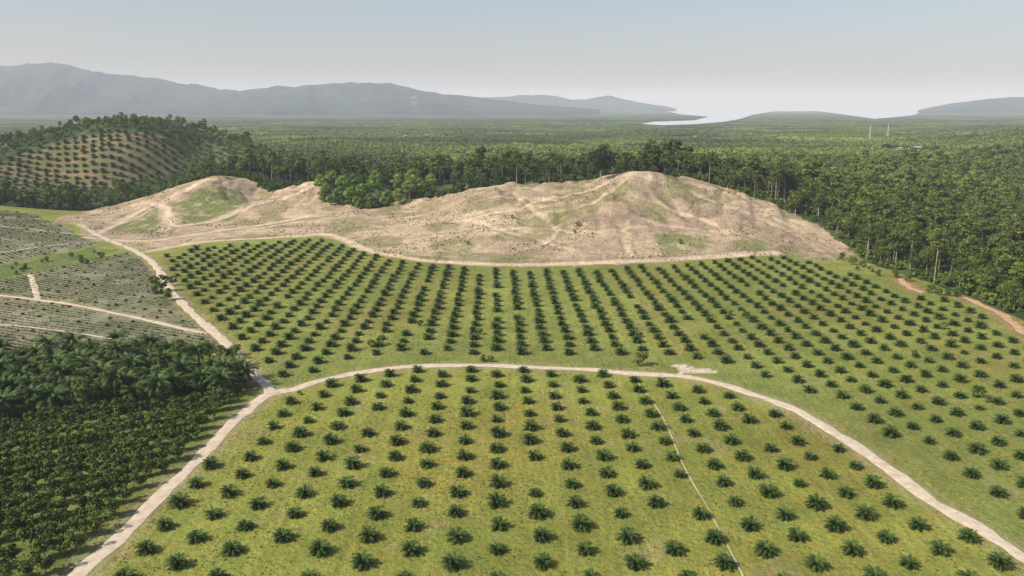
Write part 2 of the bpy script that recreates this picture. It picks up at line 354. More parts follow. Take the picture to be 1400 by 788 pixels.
for k,t in enumerate(trk):
    P=catmull(PTL(t),4.0); d=dist_line(x,y,P[::2])
    wide=k in(0,1,3,4,15,19); w=3.2 if wide else 1.9
    if wide: f=((1-sstep(w*0.4,w*1.5,d+2.0*(tone2-0.5)))*0.95)[:,None]
    else: f=((1-sstep(w*0.3,w*1.6,d+2.5*(tone2-0.5)))*0.7*sstep(.28,.55,tone))[:,None]
    f=f*clr[:,None]
    cols=cols*(1-f)+np.array((0.60,0.475,0.345))*f; bare=bare*(1-.5*f[:,0])
    z=z-0.4*(1-sstep(0.8,3.0,d))*bm
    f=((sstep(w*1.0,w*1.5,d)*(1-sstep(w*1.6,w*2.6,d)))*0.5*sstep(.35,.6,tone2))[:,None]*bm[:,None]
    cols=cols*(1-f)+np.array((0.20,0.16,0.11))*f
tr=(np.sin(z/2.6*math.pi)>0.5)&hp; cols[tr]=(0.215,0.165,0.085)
for R in (main_road,side_road,left_road):
    d=dist_line(x,y,R[::3]); f=((1-sstep(1.8,5.5,d+3.0*(tone2-0.5)))*0.55)[:,None]*clr[:,None]
    cols=cols*(1-f)+np.array((0.32,0.27,0.16))*f
for R in (right_road_a,right_road_b):
    d=dist_line(x,y,R[::2]); f=((1-sstep(1.8,6.5,d+5.0*(tone2-0.5)))*0.85)[:,None]*clr[:,None]
    cols=cols*(1-f)+np.array((0.36,0.22,0.13))*f
f=inpoly(x+2*(tone2-.5),y+4*(tone-.5),bright_patch); cols[f]=(0.62,0.55,0.45)
sp=(fbm(x/7,y/7,201,3)>0.73)&clr&(y<330); cols[sp]=cols[sp]*0.6+np.array((0.30,0.25,0.13))*0.4
nx,ny=len(xs),len(ys)
I=np.arange(nx*ny).reshape(ny,nx)
F=np.stack([I[:-1,:-1],I[:-1,1:],I[1:,1:],I[1:,:-1]],-1).reshape(-1,4)
me=new_mesh('ground',np.stack([x,y,z],1),F,[M_ground],{'col':('FLOAT_COLOR',cols),'bare':('FLOAT',bare),'forest':('FLOAT',forest)},smooth=True)
add('ground',me,kind='structure')
Zg=z.reshape(ny,nx)
def H(px,py):
    px=np.atleast_1d(np.asarray(px,float)); py=np.atleast_1d(np.asarray(py,float))
    i=np.clip(np.searchsorted(xs,px)-1,0,nx-2); j=np.clip(np.searchsorted(ys,py)-1,0,ny-2)
    fx=(px-xs[i])/(xs[i+1]-xs[i]); fy=(py-ys[j])/(ys[j+1]-ys[j])
    return (Zg[j,i]*(1-fx)+Zg[j,i+1]*fx)*(1-fy)+(Zg[j+1,i]*(1-fx)+Zg[j+1,i+1]*fx)*fy
def h1(px,py): return float(H(px,py)[0])

# ------------------------------------------------------------------ roads
def strip(name,P,w,m,lift,seed=0,amp=0.35):
    P=catmull(P,1.2) if len(P)>3 else P
    d=np.gradient(P,axis=0); d/=np.linalg.norm(d,axis=1)[:,None]+1e-9
    nrm=np.stack([-d[:,1],d[:,0]],1); K=7; V=[]
    s=np.arange(len(P))
    for k in range(K):
        t=k/(K-1)*2-1
        ww=w/2*t*(1+amp*(fbm(s/4.0,s*0+seed+(0 if t<0 else 50),3,3)-0.5)*2)
        q=P+nrm*ww[:,None]
        zz=H(q[:,0],q[:,1])+lift+(0.05*(1-abs(t)))
        if abs(t)==1: zz=zz-0.05
        V.append(np.stack([q[:,0],q[:,1],zz],1))
    V=np.stack(V,1); n=len(P)
    I=np.arange(n*K).reshape(n,K)
    F=np.stack([I[:-1,:-1],I[1:,:-1],I[1:,1:],I[:-1,1:]],-1).reshape(-1,4)
    return add(name,new_mesh(name,V.reshape(-1,3),F[:,::-1],[m],smooth=True),kind='structure')
strip('dirt_road',main_road,3.2,M_road,0.10,1,.5)
strip('dirt_road',side_road,3.5,M_road,0.14,2,.5)
strip('dirt_road',left_road,2.2,M_road,0.10,3,.6)
strip('dirt_road',left_spur,2.6,M_road,0.14,4)
strip('dirt_road',left_upper,1.6,M_road,0.12,5,0.8)
strip('dirt_road',left_up2,1.6,M_road,0.12,6,0.8)
strip('dirt_road',left_low,1.0,M_road,0.12,12,0.8)
strip('dirt_road',right_road_a,3.0,M_orange,0.14,7,1.0)
strip('dirt_road',right_road_b,2.8,M_orange,0.14,9,1.0)
strip('footpath',foot_path,0.38,M_path,0.07,8,0.9)

# ------------------------------------------------------------------ plant meshes
def palm_mesh(name,L,nfr,trunk,seed,m,stations=17,wid=0.58):
    r=random.Random(seed); V=[];F=[];Tn=[];FM=[]
    def tri(a,b,c,t,mi=0):
        i=len(V); V.extend([a,b,c]); Tn.extend([t]*3); F.append((i,i+1,i+2)); FM.append(mi)
    for k in range(nfr):
        az=k*2.39996+r.uniform(-.3,.3); q=k/nfr
        el=math.radians(80-78*q+r.uniform(-7,7)); Lf=L*(0.75+0.28*math.sin(math.pi*min(1,q*1.1+0.15)))*r.uniform(.88,1.08)
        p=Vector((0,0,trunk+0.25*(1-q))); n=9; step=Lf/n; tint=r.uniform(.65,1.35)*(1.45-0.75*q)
        pts=[];dirs=[]
        for i in range(n+1):
            pts.append(p.copy()); d=Vector((math.cos(az)*math.cos(el),math.sin(az)*math.cos(el),math.sin(el))); dirs.append(d)
            p=p+d*step; el-=math.radians(4+15*(i/n)+3*q)
        side=Vector((-math.sin(az),math.cos(az),0))
        for i in range(n):
            w=0.05*(1-i/n)+0.012
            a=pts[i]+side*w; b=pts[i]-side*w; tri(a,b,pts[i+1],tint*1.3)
        for s in range(stations):
            t=0.12+0.88*(s+0.5)/stations; f=t*n; i=min(n-1,int(f)); u=f-i
            c=pts[i].lerp(pts[i+1],u); d=dirs[i]; up=side.cross(d)*-1
            if up.z<0: up=-up
            ll=L*0.27*math.sin(math.pi*min(1,(t*0.86+0.12)))**0.6*r.uniform(.85,1.1)
            for sg in (1,-1):
                o=(side*sg*0.78+d*0.65+up*r.uniform(-.25,.25)+Vector((0,0,-0.25))).normalized()
                e=c+o*ll+Vector((0,0,-0.16*ll)); wv=d*(Lf/stations*wid)
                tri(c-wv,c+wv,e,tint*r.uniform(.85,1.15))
    K=8; rings=max(3,int(trunk/0.5)+2); base=len(V)
    for j in range(rings):
        zz=-0.3+(trunk+0.45)*j/(rings-1); rr=(0.30 if trunk>2 else 0.26)*(1.15 if j%2 else .92)*(1-0.2*j/rings)
        for k in range(K):
            V.append(Vector((rr*math.cos(k*6.2832/K),rr*math.sin(k*6.2832/K),zz))); Tn.append(1)
    for j in range(rings-1):
        for k in range(K):
            F.append((base+j*K+k,base+j*K+(k+1)%K,base+(j+1)*K+(k+1)%K,base+(j+1)*K+k)); FM.append(1)
    return new_mesh(name,[tuple(v) for v in V],F,[m,M_barkd],{'tint':('FLOAT',Tn)},fmat=FM)
def crown_arrays(R,Hc,z0,ncl,nlf,ls,seed,lo=-1.0,tv=.4):
    g=np.random.default_rng(seed); V=[];Tn=[]
    for i in range(ncl):
        th=g.uniform(0,2*math.pi); zz=g.uniform(lo,1); rr=math.sqrt(max(0,1-zz*zz))*g.uniform(.45,.92)
        c=np.array([rr*R*0.8*math.cos(th),rr*R*0.8*math.sin(th),z0+Hc/2+zz*Hc*0.40])
        cr=R*g.uniform(.28,.46); tint=g.uniform(1-tv,1+tv)
        d=g.normal(size=(nlf,3)); d/=np.linalg.norm(d,axis=1)[:,None]; d[:,2]=np.where(d[:,2]<-0.3,-d[:,2],d[:,2])
        p=c+d*cr*g.uniform(.6,1.05,(nlf,1))*np.array([1,1,.72])
        nr=d+g.normal(size=(nlf,3))*0.45; nr/=np.linalg.norm(nr,axis=1)[:,None]
        a=np.cross(nr,g.normal(size=(nlf,3))); a/=np.linalg.norm(a,axis=1)[:,None]; bb=np.cross(nr,a)
        s=ls*g.uniform(.6,1.25,(nlf,1))
        q=np.stack([p-a*s*.5,p-bb*s*.42,p+a*s*.5,p+bb*s*.42],1)
        V.append(q.reshape(-1,3)); Tn.append(np.repeat(tint*g.uniform(.85,1.15,nlf),4))
    V=np.concatenate(V); Tn=np.concatenate(Tn)
    return V,Tn
def crown_mesh(name,m,*a,**k):
    V,Tn=crown_arrays(*a,**k); return new_mesh(name,V,np.arange(len(V)).reshape(-1,4),[m],{'tint':('FLOAT',Tn)})
def trunk_arrays(h,r0,seed,limbs=4,lr=2.5):
    r=random.Random(seed); V=[];F=[]
    def tube(pts,ra,rb,K=6):
        b=len(V); n=len(pts)
        for j,p in enumerate(pts):
            rr=ra+(rb-ra)*j/(n-1)
            for k in range(K): V.append((p[0]+rr*math.cos(k*6.2832/K),p[1]+rr*math.sin(k*6.2832/K),p[2]))
        for j in range(n-1):
            for k in range(K): F.append((b+j*K+k,b+j*K+(k+1)%K,b+(j+1)*K+(k+1)%K,b+(j+1)*K+k))
    bx=r.uniform(-.06,.06)*h; by=r.uniform(-.06,.06)*h
    tube([(bx*t*t,by*t*t,-0.5+(h+0.5)*t) for t in [0,.1,.3,.5,.75,1]],r0,r0*.4)
    for i in range(limbs):
        t=r.uniform(.5,.92); a=r.uniform(0,6.28); L=lr*r.uniform(.7,1.2); p0=(bx*t*t,by*t*t,h*t)
        tube([p0,(p0[0]+math.cos(a)*L*.5,p0[1]+math.sin(a)*L*.5,p0[2]+L*.4),(p0[0]+math.cos(a)*L,p0[1]+math.sin(a)*L,p0[2]+L*1.0)],r0*.4,r0*.12,5)
    return np.array(V),np.array(F)
def trunk_mesh(name,*a,**k):
    V,F=trunk_arrays(*a,**k); return new_mesh(name,V,F,[M_bark],smooth=True)
def joined(name,cr,tk,m):
    V,Tn=cr; TV,TF=tk; n=len(V)
    F=np.concatenate([np.arange(n).reshape(-1,4),TF+n]); fm=np.concatenate([np.zeros(n//4,int),np.ones(len(TF),int)])
    return new_mesh(name,np.concatenate([V,TV]),F,[m,M_bark],{'tint':('FLOAT',np.concatenate([Tn,np.ones(len(TV))]))},fmat=fm)

# ------------------------------------------------------------------ scatter by geometry nodes (uncountable vegetation)
def scatter(name,pts,scl,idx,meshes,label=None,cat=None):
    coll=bpy.data.collections.new(name+'_sources')
    for i,m in enumerate(meshes):
        coll.objects.link(bpy.data.objects.new('%s_source_%02d'%(name,i),m))
    ng=bpy.data.node_groups.new(name+'_nodes','GeometryNodeTree')
    ng.interface.new_socket('Geometry',in_out='INPUT',socket_type='NodeSocketGeometry')
    ng.interface.new_socket('Geometry',in_out='OUTPUT',socket_type='NodeSocketGeometry')
    gi=ng.nodes.new('NodeGroupInput'); go=ng.nodes.new('NodeGroupOutput')
    iop=ng.nodes.new('GeometryNodeInstanceOnPoints'); ci=ng.nodes.new('GeometryNodeCollectionInfo')
    ci.inputs['Collection'].default_value=coll; ci.inputs['Separate Children'].default_value=True; ci.inputs['Reset Children'].default_value=True
    def na(n,t):
        a=ng.nodes.new('GeometryNodeInputNamedAttribute'); a.data_type=t; a.inputs['Name'].default_value=n; return a.outputs['Attribute']
    cx=ng.nodes.new('ShaderNodeCombineXYZ'); ng.links.new(na('rotz','FLOAT'),cx.inputs[2])
    er=ng.nodes.new('FunctionNodeEulerToRotation'); ng.links.new(cx.outputs[0],er.inputs[0])
    cs=ng.nodes.new('ShaderNodeCombineXYZ')
    for k,nm in enumerate(('sx','sx','sz')): ng.links.new(na(nm,'FLOAT'),cs.inputs[k])
    L=ng.links.new; L(gi.outputs[0],iop.inputs['Points']); L(ci.outputs[0],iop.inputs['Instance']); iop.inputs['Pick Instance'].default_value=True
    L(na('vid','INT'),iop.inputs['Instance Index']); L(er.outputs[0],iop.inputs['Rotation']); L(cs.outputs[0],iop.inputs['Scale'])
    L(iop.outputs[0],go.inputs[0])
    me=bpy.data.meshes.new(name); me.vertices.add(len(pts)); me.vertices.foreach_set('co',np.asarray(pts,np.float32).ravel())
    n=len(pts); scl=np.asarray(scl,float)
    if scl.ndim==1: sx=scl; sz=scl*rng.uniform(.8,1.2,n)
    else: sx,sz=scl[:,0],scl[:,1]
    for an,arr in (('rotz',rng.uniform(0,6.28,n)),('sx',sx),('sz',sz)):
        a=me.attributes.new(an,'FLOAT','POINT'); a.data.foreach_set('value',np.asarray(arr,np.float32))
    a=me.attributes.new('vid','INT','POINT'); a.data.foreach_set('value',np.asarray(idx,np.int32))
    ob=add(name,me,kind='stuff')
    if label: ob['label']=label
    if cat: ob['category']=cat
    md=ob.modifiers.new('scatter','NODES'); md.node_group=ng
    return ob
def project(x,y,z):
    zc=y*ct-(z-CAMZ)*st; yc=y*st+(z-CAMZ)*ct
    return 700+FPX*x/zc, 394-FPX*yc/zc, zc
def grid_pts(x0,x1,y0,y1,s,jit=0.5):
    gx,gy=np.meshgrid(np.arange(x0,x1,s),np.arange(y0,y1,s)); gx=gx.ravel().astype(float); gy=gy.ravel().astype(float)
    gx+=rng.uniform(-jit,jit,len(gx))*s; gy+=rng.uniform(-jit,jit,len(gy))*s
    return gx,gy

# ------------------------------------------------------------------ young oil palms
pm=[palm_mesh('oil_palm_mesh',2.5,r,0.35,s,M_palm) for r,s in ((38,1),(42,2),(36,3),(40,4),(44,5))]
ax=-0.0197
lat=[]
for i in range(-45,46):
    for j in range(0,60):
        yy=96.2+j*8.9+(4.45 if i%2 else 0)
        lat.append((i*8.12+ax*yy,yy))
lat=np.array(lat); lat[:,0]+=rng.normal(0,.26,len(lat)); lat[:,1]+=rng.normal(0,.26,len(lat))
dmr=dist_line(lat[:,0],lat[:,1],main_road[::2])
k=((inpoly(lat[:,0],lat[:,1],lower_field)&(dmr>4.2))|inpoly(lat[:,0],lat[:,1],upper_field))&(rng.random(len(lat))>0.03)
dsr=dist_line(lat[:,0],lat[:,1],side_road[::2]); k&=dsr>5
lat=lat[k]; hz=H(lat[:,0],lat[:,1])
px,py,zc=project(lat[:,0],lat[:,1],hz+1)
inf=(px>-5)&(px<1405)&(py<800)
order=np.argsort(np.where(inf,zc,1e9)); ind=order[:300]; rest=order[300:]
sc=np.clip(rng.normal(0.97,.10,len(lat)),.5,1.2)
for q,i in enumerate(ind):
    o=add('oil_palm',pm[q%5],label='young oil palm with arching dark green fronds on grass',category='palm tree',group='young oil palms planted in staggered rows')
    o.location=(lat[i,0],lat[i,1],hz[i]-.05); o.rotation_euler=(random.uniform(-.06,.06),random.uniform(-.06,.06),random.uniform(0,6.28)); s=sc[i]; o.scale=(s,s,s*random.uniform(.85,1.1))
scatter('oil_palm_rows',np.stack([lat[rest,0],lat[rest,1],hz[rest]-.05],1),sc[rest]*1.04,rng.integers(0,5,len(rest)),pm,'rows of young oil palms on the green slope','palm trees')
print('palms',len(lat))

# ------------------------------------------------------------------ mature oil palms
pmd=[palm_mesh('mature_palm_mesh',5.3,30,h,s,M_palmd,20,.45) for h,s in ((4.6,11),(5.8,12),(3.8,13),(7.0,14))]
gx,gy=grid_pts(-300,-50,150,290,6.2,.25)
k=inpoly(gx,gy,palmgrove)&(dist_line(gx,gy,side_road)>5)&(dist_line(gx,gy,main_road)>6)&(gx>-.72*gy-5); gx=gx[k];gy=gy[k]
grove_mix=rng.random(len(gx))<.08
for q in np.nonzero(~grove_mix)[0]:
    o=add('mature_oil_palm',pmd[q%4],label='tall mature oil palm with dense dark fronds',category='palm tree',group='mature oil palms standing close together')
    o.location=(gx[q],gy[q],h1(gx[q],gy[q])-.1); s=random.uniform(.82,1.15); o.scale=(s,s,s); o.rotation_euler=(random.uniform(-.06,.06),random.uniform(-.06,.06),random.uniform(0,6.28))
grove_trees=[(gx[q],gy[q]) for q in np.nonzero(grove_mix)[0]]
gx,gy=np.meshgrid(np.arange(-660,-250,9.0),np.arange(690,900,9.5)); gx=gx+((np.arange(gx.shape[0])%2)*4.5)[:,None]; gx=gx.ravel();gy=gy.ravel()
k=inpoly(gx,gy,hillpalms); gx=gx[k]+rng.normal(0,.8,k.sum()); gy=gy[k]+rng.normal(0,.8,k.sum())
scatter('hillside_oil_palms',np.stack([gx,gy,H(gx,gy)-.5],1),rng.uniform(.75,1.0,len(gx)),rng.integers(0,4,len(gx)),[palm_mesh('hill_palm_mesh',4.1,36,h,s,M_palmh,11,.6) for h,s in ((1.8,21),(2.4,22),(1.4,23),(2,24))],'oil palms planted in terraces on a hillside','palm trees')

# ------------------------------------------------------------------ trees with parts
forest_kinds=[(trunk_mesh('forest_trunk_mesh',h*.86,.28,s,5,2.6),crown_mesh('forest_crown_mesh',M_leaf,R,hc,h-hc,n,44,.8,s)) for h,R,hc,n,s in
   ((18,5.0,11,30,31),(22,4.0,8.5,24,32),(13,4.6,10,28,33),(24,4.6,10,26,34),(18,6.4,12,40,35),(15,3.6,9,22,36),(10,4.6,9,28,37),(21,3.0,6,14,48),(16,7.0,10,40,49))]
broad_kinds=[(trunk_mesh('broad_trunk_mesh',h*.8,.45,s,8,4.0),crown_mesh('broad_crown_mesh',m,R,hc,h-hc,n,60,.9,s)) for h,R,hc,n,s,m in
   ((19,8.5,13,60,38,M_dark),(14,5.6,12,36,39,M_bright),(12,5.0,10.5,32,40,M_bright),(16,5.8,13,38,45,M_bright))]
orch_kinds=[(trunk_mesh('fruit_trunk_mesh',h*.8,.09,s,4,.9),crown_mesh('fruit_crown_mesh',M_orch,R,hc,h-hc,14,38,.42,s)) for h,R,hc,s in ((3.9,1.9,3.1,41),(3.4,1.7,2.7,42),(4.4,2.0,3.5,43),(3.7,1.6,3.1,44))]
bush_kinds=[(trunk_mesh('bush_trunk_mesh',1.6,.1,s,5,.8),crown_mesh('bush_crown_mesh',M_leaf,R,hc,0.1,12,40,.4,s)) for R,hc,s in ((1.6,2.6,51),(2.0,3.2,52),(1.3,2.0,53))]
def place_tree(nm,kind,x,y,s,label,cat,group,sz=None,sink=.1):
    e=bpy.data.objects.new(nm,None); COL.objects.link(e); e.empty_display_size=.5
    e['label']=label; e['category']=cat
    if group: e['group']=group
    e.location=(x,y,h1(x,y)-sink); e.scale=(s,s,s if sz is None else sz); e.rotation_euler=(0,0,random.uniform(0,6.28))
    for pn,m in zip(('trunk','crown'),kind):
        c=bpy.data.objects.new(pn,m); COL.objects.link(c); c.parent=e
for q,(a,b_) in enumerate(grove_trees): place_tree('broadleaf_tree',forest_kinds[(2,6,5)[q%3]],a,b_,random.uniform(.7,.9),'leafy broadleaf tree among dense mature palms','tree','broadleaf trees mixed into the palm grove')
ang=math.radians(28); ca,sa=math.cos(ang),math.sin(ang)
gu_,gv_=np.meshgrid(np.arange(-260,260,2.8),np.arange(-60,320,5.5)); gu_=gu_.ravel()+rng.normal(0,.2,gu_.size); gv_=gv_.ravel()+rng.normal(0,.18,gv_.size)
gx=gu_*ca-gv_*sa; gy=gu_*sa+gv_*ca
k=inpoly(gx,gy,orchard)&(dist_line(gx,gy,main_road)>4)&(rng.random(len(gx))>.04)&(~inpoly(gx,gy,palmgrove)); gx=gx[k];gy=gy[k]
p_,q_,zc=project(gx,gy,H(gx,gy)+2); inf=(p_>-8)&(q_<800); order=np.argsort(np.where(inf,zc,1e9)); oi_=order[:300]; orr=order[300:]
for q,i in enumerate(oi_): place_tree('fruit_tree',orch_kinds[q%4],gx[i],gy[i],random.uniform(.95,1.3),'small leafy orchard tree with a thin pale trunk','tree','orchard trees planted in rows')
if len(orr):
    jm=[joined('orchard_row_mesh',crown_arrays(1.9,3.0,1.0,10,28,.5,s),trunk_arrays(2.8,.09,s,3,.8),M_orch) for s in (61,62,63)]
    scatter('orchard_rows',np.stack([gx[orr],gy[orr],H(gx[orr],gy[orr])],1),rng.uniform(.95,1.3,len(orr)),rng.integers(0,3,len(orr)),jm,'rows of small orchard trees','trees')
# forest edge
gx,gy=grid_pts(-340,330,285,720,6.4,.5)
db=dist_line(gx,gy,clearing[1:],False)
k=(~inpoly(gx,gy,clearing))&(db<16)&(db>1.2)&(np.abs(gx)<.68*gy+10)&(~notch(gx,gy))
thin=(gx<150)&(fbm(gx/22,gy/22,303,3)>.52)      # gaps in the tree line on the ridge
k&=~(thin&(rng.random(len(gx))<.8))
ex,ey=gx[k],gy[k]; p_,q_,zc=project(ex,ey,H(ex,ey)+15); order=np.argsort(zc)[:300]
ex,ey=ex[order],ey[order]; edge_far=zc[order][-1]
edb=dist_line(ex,ey,clearing[1:],False)
for q in range(len(ex)):
    rt=ex[q]>150
    s=random.uniform(.5,1.12)*(1.05 if rt else .86); kk=random.choice((0,1,2,3,3,7,7,5,8,4,6) if (rt and edb[q]<7) else (0,0,1,2,2,3,4,5,6,7,8) if edb[q]<9 else (0,1,3,4,8,2))
    place_tree('forest_tree',forest_kinds[kk],ex[q],ey[q],s,'forest tree with pale trunk and leafy crown','tree','trees at the edge of the forest')
print('edge',len(ex),edge_far)
a,b_,_=PD(822,230,544); place_tree('broad_tree',broad_kinds[0],a,b_,1.2,'broad dark tree standing above the bare ridge','tree',None)
for (a,b_,s,q) in [(446,602,1.0,1),(462,596,1.0,2),(478,590,.95,3),(495,596,1.1,1),(512,608,1.15,3),(470,608,1.2,3),(530,600,.95,2),(545,590,.95,1),(560,596,1.1,3),(488,584,.8,2),(505,586,.8,1),(452,588,.8,2),(575,600,1.1,1),(590,606,1.1,3),(525,588,.8,2),(440,612,1.1,3),(440,596,.8,2),(455,620,1.2,3),(485,620,1.2,1),(515,622,1.2,3),(545,618,1.2,1),(565,618,1.2,3)]:
    xx,yy,_=PD(a,270,b_); place_tree('bushy_tree',broad_kinds[q],xx,yy,s*.9,'bright green bushy tree beside the bare slope','tree','bushy trees in the notch of the bare slope')
for (a,b_,s) in [(232,400,2.0),(226,408,1.5),(240,412,1.4),(219,392,1.3),(246,392,1.2)]:
    xx,yy=PT(a,b_); place_tree('roadside_tree',orch_kinds[0],xx-3,yy,s,'bushy roadside tree with dense leaves','tree','trees beside the dirt road')
for (a,b_,s) in [(874,502,1.5),(660,497,.9),(670,496,.7),(520,474,1.0),(508,476,.8),(655,458,.8),(410,540,.6),(875,462,.9),(790,312,1.0),(786,320,.8),(1250,492,1.2),(1335,545,1.2),(1352,552,1.0),(998,432,1.1),(575,447,1.0),(1290,452,1),(1020,436,.9),(302,480,1.0),(322,488,1.2),
                 (1270,402,1.3),(1282,404,1.1),(1295,405,1.4),(1306,406,1.2),(1240,386,1.2),(1225,380,1.3),(1345,414,1.3),(1375,428,1.2),(1200,378,1.2),(1165,362,1.4),(1180,366,1.1),(1150,355,1.2),(1190,372,1.4),(1172,370,1.0),(700,300,.8),(930,335,1.0),(640,335,.7)]:
    xx,yy=PT(a,b_); place_tree('shrub',bush_kinds[int(a)%3],xx,yy,s,'leafy green shrub growing among the young palms','shrub','shrubs scattered over the plantation')
for q in range(16):
    a=random.uniform(5,160); b_=374-a*.16+random.uniform(-7,7)
    xx,yy=PT(a,b_); place_tree('shrub',bush_kinds[q%3],xx,yy,random.uniform(.5,1.1),'leafy green shrub on a grassy strip between crops','shrub','shrubs scattered over the plantation')

# ------------------------------------------------------------------ forest mass
fm=[joined('forest_mass_mesh',crown_arrays(R,hc,h-hc,n,34,1.15,s),trunk_arrays(h*.8,.22,s,2,2),M_leaf) for h,R,hc,n,s in ((15,5.6,9,24,71),(18,5.8,10,26,72),(13,5.0,8,22,73),(20,5.0,9,20,74),(14,6.6,8,28,75))]
far=[new_mesh('canopy_mesh',*(lambda VT:(VT[0],np.arange(len(VT[0])).reshape(-1,4),[M_leaf],{'tint':('FLOAT',VT[1])}))(crown_arrays(5.5,7.0,4,11,18,2.9,s,-.1,.22))) for s in (81,82,83,84)]
gx,gy=grid_pts(-790,790,230,1000,6.8,.45)
k=(np.abs(gx)<.72*gy+60)&(~inpoly(gx,gy,clearing))&(~inpoly(gx,gy,hillpalms))&(~(notch(gx,gy)))
k&=~(open_land(gx,gy)&(rng.random(len(gx))<.7)&(gx>-200))
gx,gy=gx[k],gy[k]
dd=dist_line(gx,gy,clearing[1:]); inedge=(dd<16)&(np.abs(gx)<.68*gy+10)&(gx>-340)&(gy>285)&(gy<edge_far)&(gx<330)
nb=(dist_line(gx,gy,hillpalms+[hillpalms[0]])<5)
gx,gy=gx[~inedge&~nb],gy[~inedge&~nb]
hh=H(gx,gy); ss=rng.uniform(.55,1.2,len(gx))*(.5+.9*fbm(gx/40,gy/40,3,3))
ss=np.where((gx<-250)&(gy>640)&(gy<980),ss*.5,ss)
scatter('forest',np.stack([gx,gy,hh-.5],1),ss,rng.integers(0,5,len(gx)),fm,'dense green forest canopy','forest'); print('forest',len(gx))
gx,gy=grid_pts(-520,330,270,700,2.9,.45)
dd=dist_line(gx,gy,clearing[1:]); k=(~inpoly(gx,gy,clearing))&(dd<13)&(dd>1)&(np.abs(gx)<.72*gy+20)&(fbm(gx/12,gy/12,6,3)>.42); gx,gy=gx[k],gy[k]
scatter('undergrowth',np.stack([gx,gy,H(gx,gy)-.3],1),rng.uniform(.5,1.8,len(gx)),rng.integers(0,3,len(gx)),[crown_mesh('undergrowth_mesh',M_leaf,2.0,3.0,0,9,22,.7,s) for s in (91,92,93)],'bushes and undergrowth along the forest edge','undergrowth')
P=[];S=[]
for s,y0,y1,sc0,vz in ((7.8,1000,1700,.95,.7),(11,1700,2600,1.35,.42),(17,2600,5000,2.1,.22)):
    gx,gy=grid_pts(-.72*y1-60,.72*y1+60,y0,y1,s,.45)
    k=(np.abs(gx)<.72*gy+60)&(np.hypot((gx-houses_c[0])/45,(gy-houses_c[1])/80)>1)
    for pl in water_w: k&=~inpoly(gx,gy,pl)
    gx,gy=gx[k],gy[k]
    k=~(open_land(gx,gy)&(rng.random(len(gx))<.82)); gx,gy=gx[k],gy[k]
    vs=(0.75+.5*(vnoise(np.floor(gx/170+.3*gy/170),np.floor(gy/240),4)))*(.65+.7*fbm(gx/60,gy/60,13,3))
    sx=rng.uniform(.8,1.15,len(gx))*sc0*vs*1.1; sz=sx/sc0*vz*1.1
    P.append(np.stack([gx,gy,H(gx,gy)-1.0],1)); S.append(np.stack([sx,sz],1))
P=np.concatenate(P);S=np.concatenate(S); print('far',len(P))
scatter('distant_forest',P,S,rng.integers(0,4,len(P)),far,'hazy forest and rubber plantation canopy','forest')

# ------------------------------------------------------------------ crop rows and grass tufts
def tuft(name,m,n,L,seed,wd=.11):
    g=random.Random(seed); V=[];F=[];Tn=[]
    for k in range(n):
        a=g.uniform(0,6.28); e=g.uniform(.3,1.2); l=L*g.uniform(.6,1.1); w=L*wd
        d=Vector((math.cos(a)*math.cos(e),math.sin(a)*math.cos(e),math.sin(e))); s=Vector((-math.sin(a),math.cos(a),0))
        b_=Vector((g.uniform(-.1,.1),g.uniform(-.1,.1),0))*L*3; i=len(V)
        V+= [b_-s*w,b_+s*w,b_+d*l*.6+s*w,b_+d*l*.6-s*w,b_+d*l]; t=g.uniform(.7,1.3); Tn+=[t]*5
        F+=[(i,i+1,i+2,i+3),(i+3,i+2,i+4)]
    return new_mesh(name,[tuple(v) for v in V],F,[m],{'tint':('FLOAT',Tn)})
rd=np.array([114,-62.0]); rd/=np.linalg.norm(rd); rn=np.array([-rd[1],rd[0]])
def crop_pts(su,sv):
    gu_,gv_=np.meshgrid(np.arange(-700,200,su),np.arange(0,560,sv)); gu_=gu_.ravel()+rng.normal(0,.2*su,gu_.size); gv_=gv_.ravel()+rng.normal(0,.05*sv,gv_.size)
    gv_=gv_+6*np.sin(gu_/45)
    gx=gu_*rd[0]+gv_*rn[0]; gy=gu_*rd[1]+gv_*rn[1]
    k=(inpoly(gx,gy,grey_a)|inpoly(gx,gy,grey_b)); gx,gy=gx[k],gy[k]
    k=(dist_line(gx,gy,left_road[::3])>2); return gx[k],gy[k]
gx,gy=crop_pts(1.0,2.7); k=(fbm(gx/9,gy/9,61,3)<.62); gx,gy=gx[k],gy[k]
scatter('crop_rows',np.stack([gx,gy,H(gx,gy)],1),rng.uniform(.45,.8,len(gx)),rng.integers(0,3,len(gx)),[tuft('crop_mesh',M_crop,22,.9,s,.08) for s in (1,2,3)],'rows of low grey-green crop plants','crops')
gx,gy=crop_pts(6.8,8.1); k=rng.random(len(gx))>.2; gx,gy=gx[k],gy[k]; print('small palms',len(gx))
scatter('young_terrace_palms',np.stack([gx,gy,H(gx,gy)-.1],1),rng.uniform(.28,.5,len(gx)),rng.integers(0,5,len(gx)),pm,'rows of very small palms on terraces','palm trees')
gx,gy=grid_pts(-150,215,95,330,1.35,.6)
k=inpoly(gx,gy,clearing)&(dist_line(gx,gy,main_road[::3])>2.6)&(~inpoly(gx,gy,grey_a))&(fbm(gx/6,gy/6,71,3)>.47)&(np.abs(gx)<.75*gy+10); gx,gy=gx[k],gy[k]
scatter('grass_tufts',np.stack([gx,gy,H(gx,gy)],1),rng.uniform(.5,1.2,len(gx)),rng.integers(0,3,len(gx)),[tuft('tuft_mesh',M_tuft,16,.3,s,.16) for s in (4,5,6)],'tufts of rough grass','grass')
gx,gy=grid_pts(-330,200,415,660,2.6,.6)
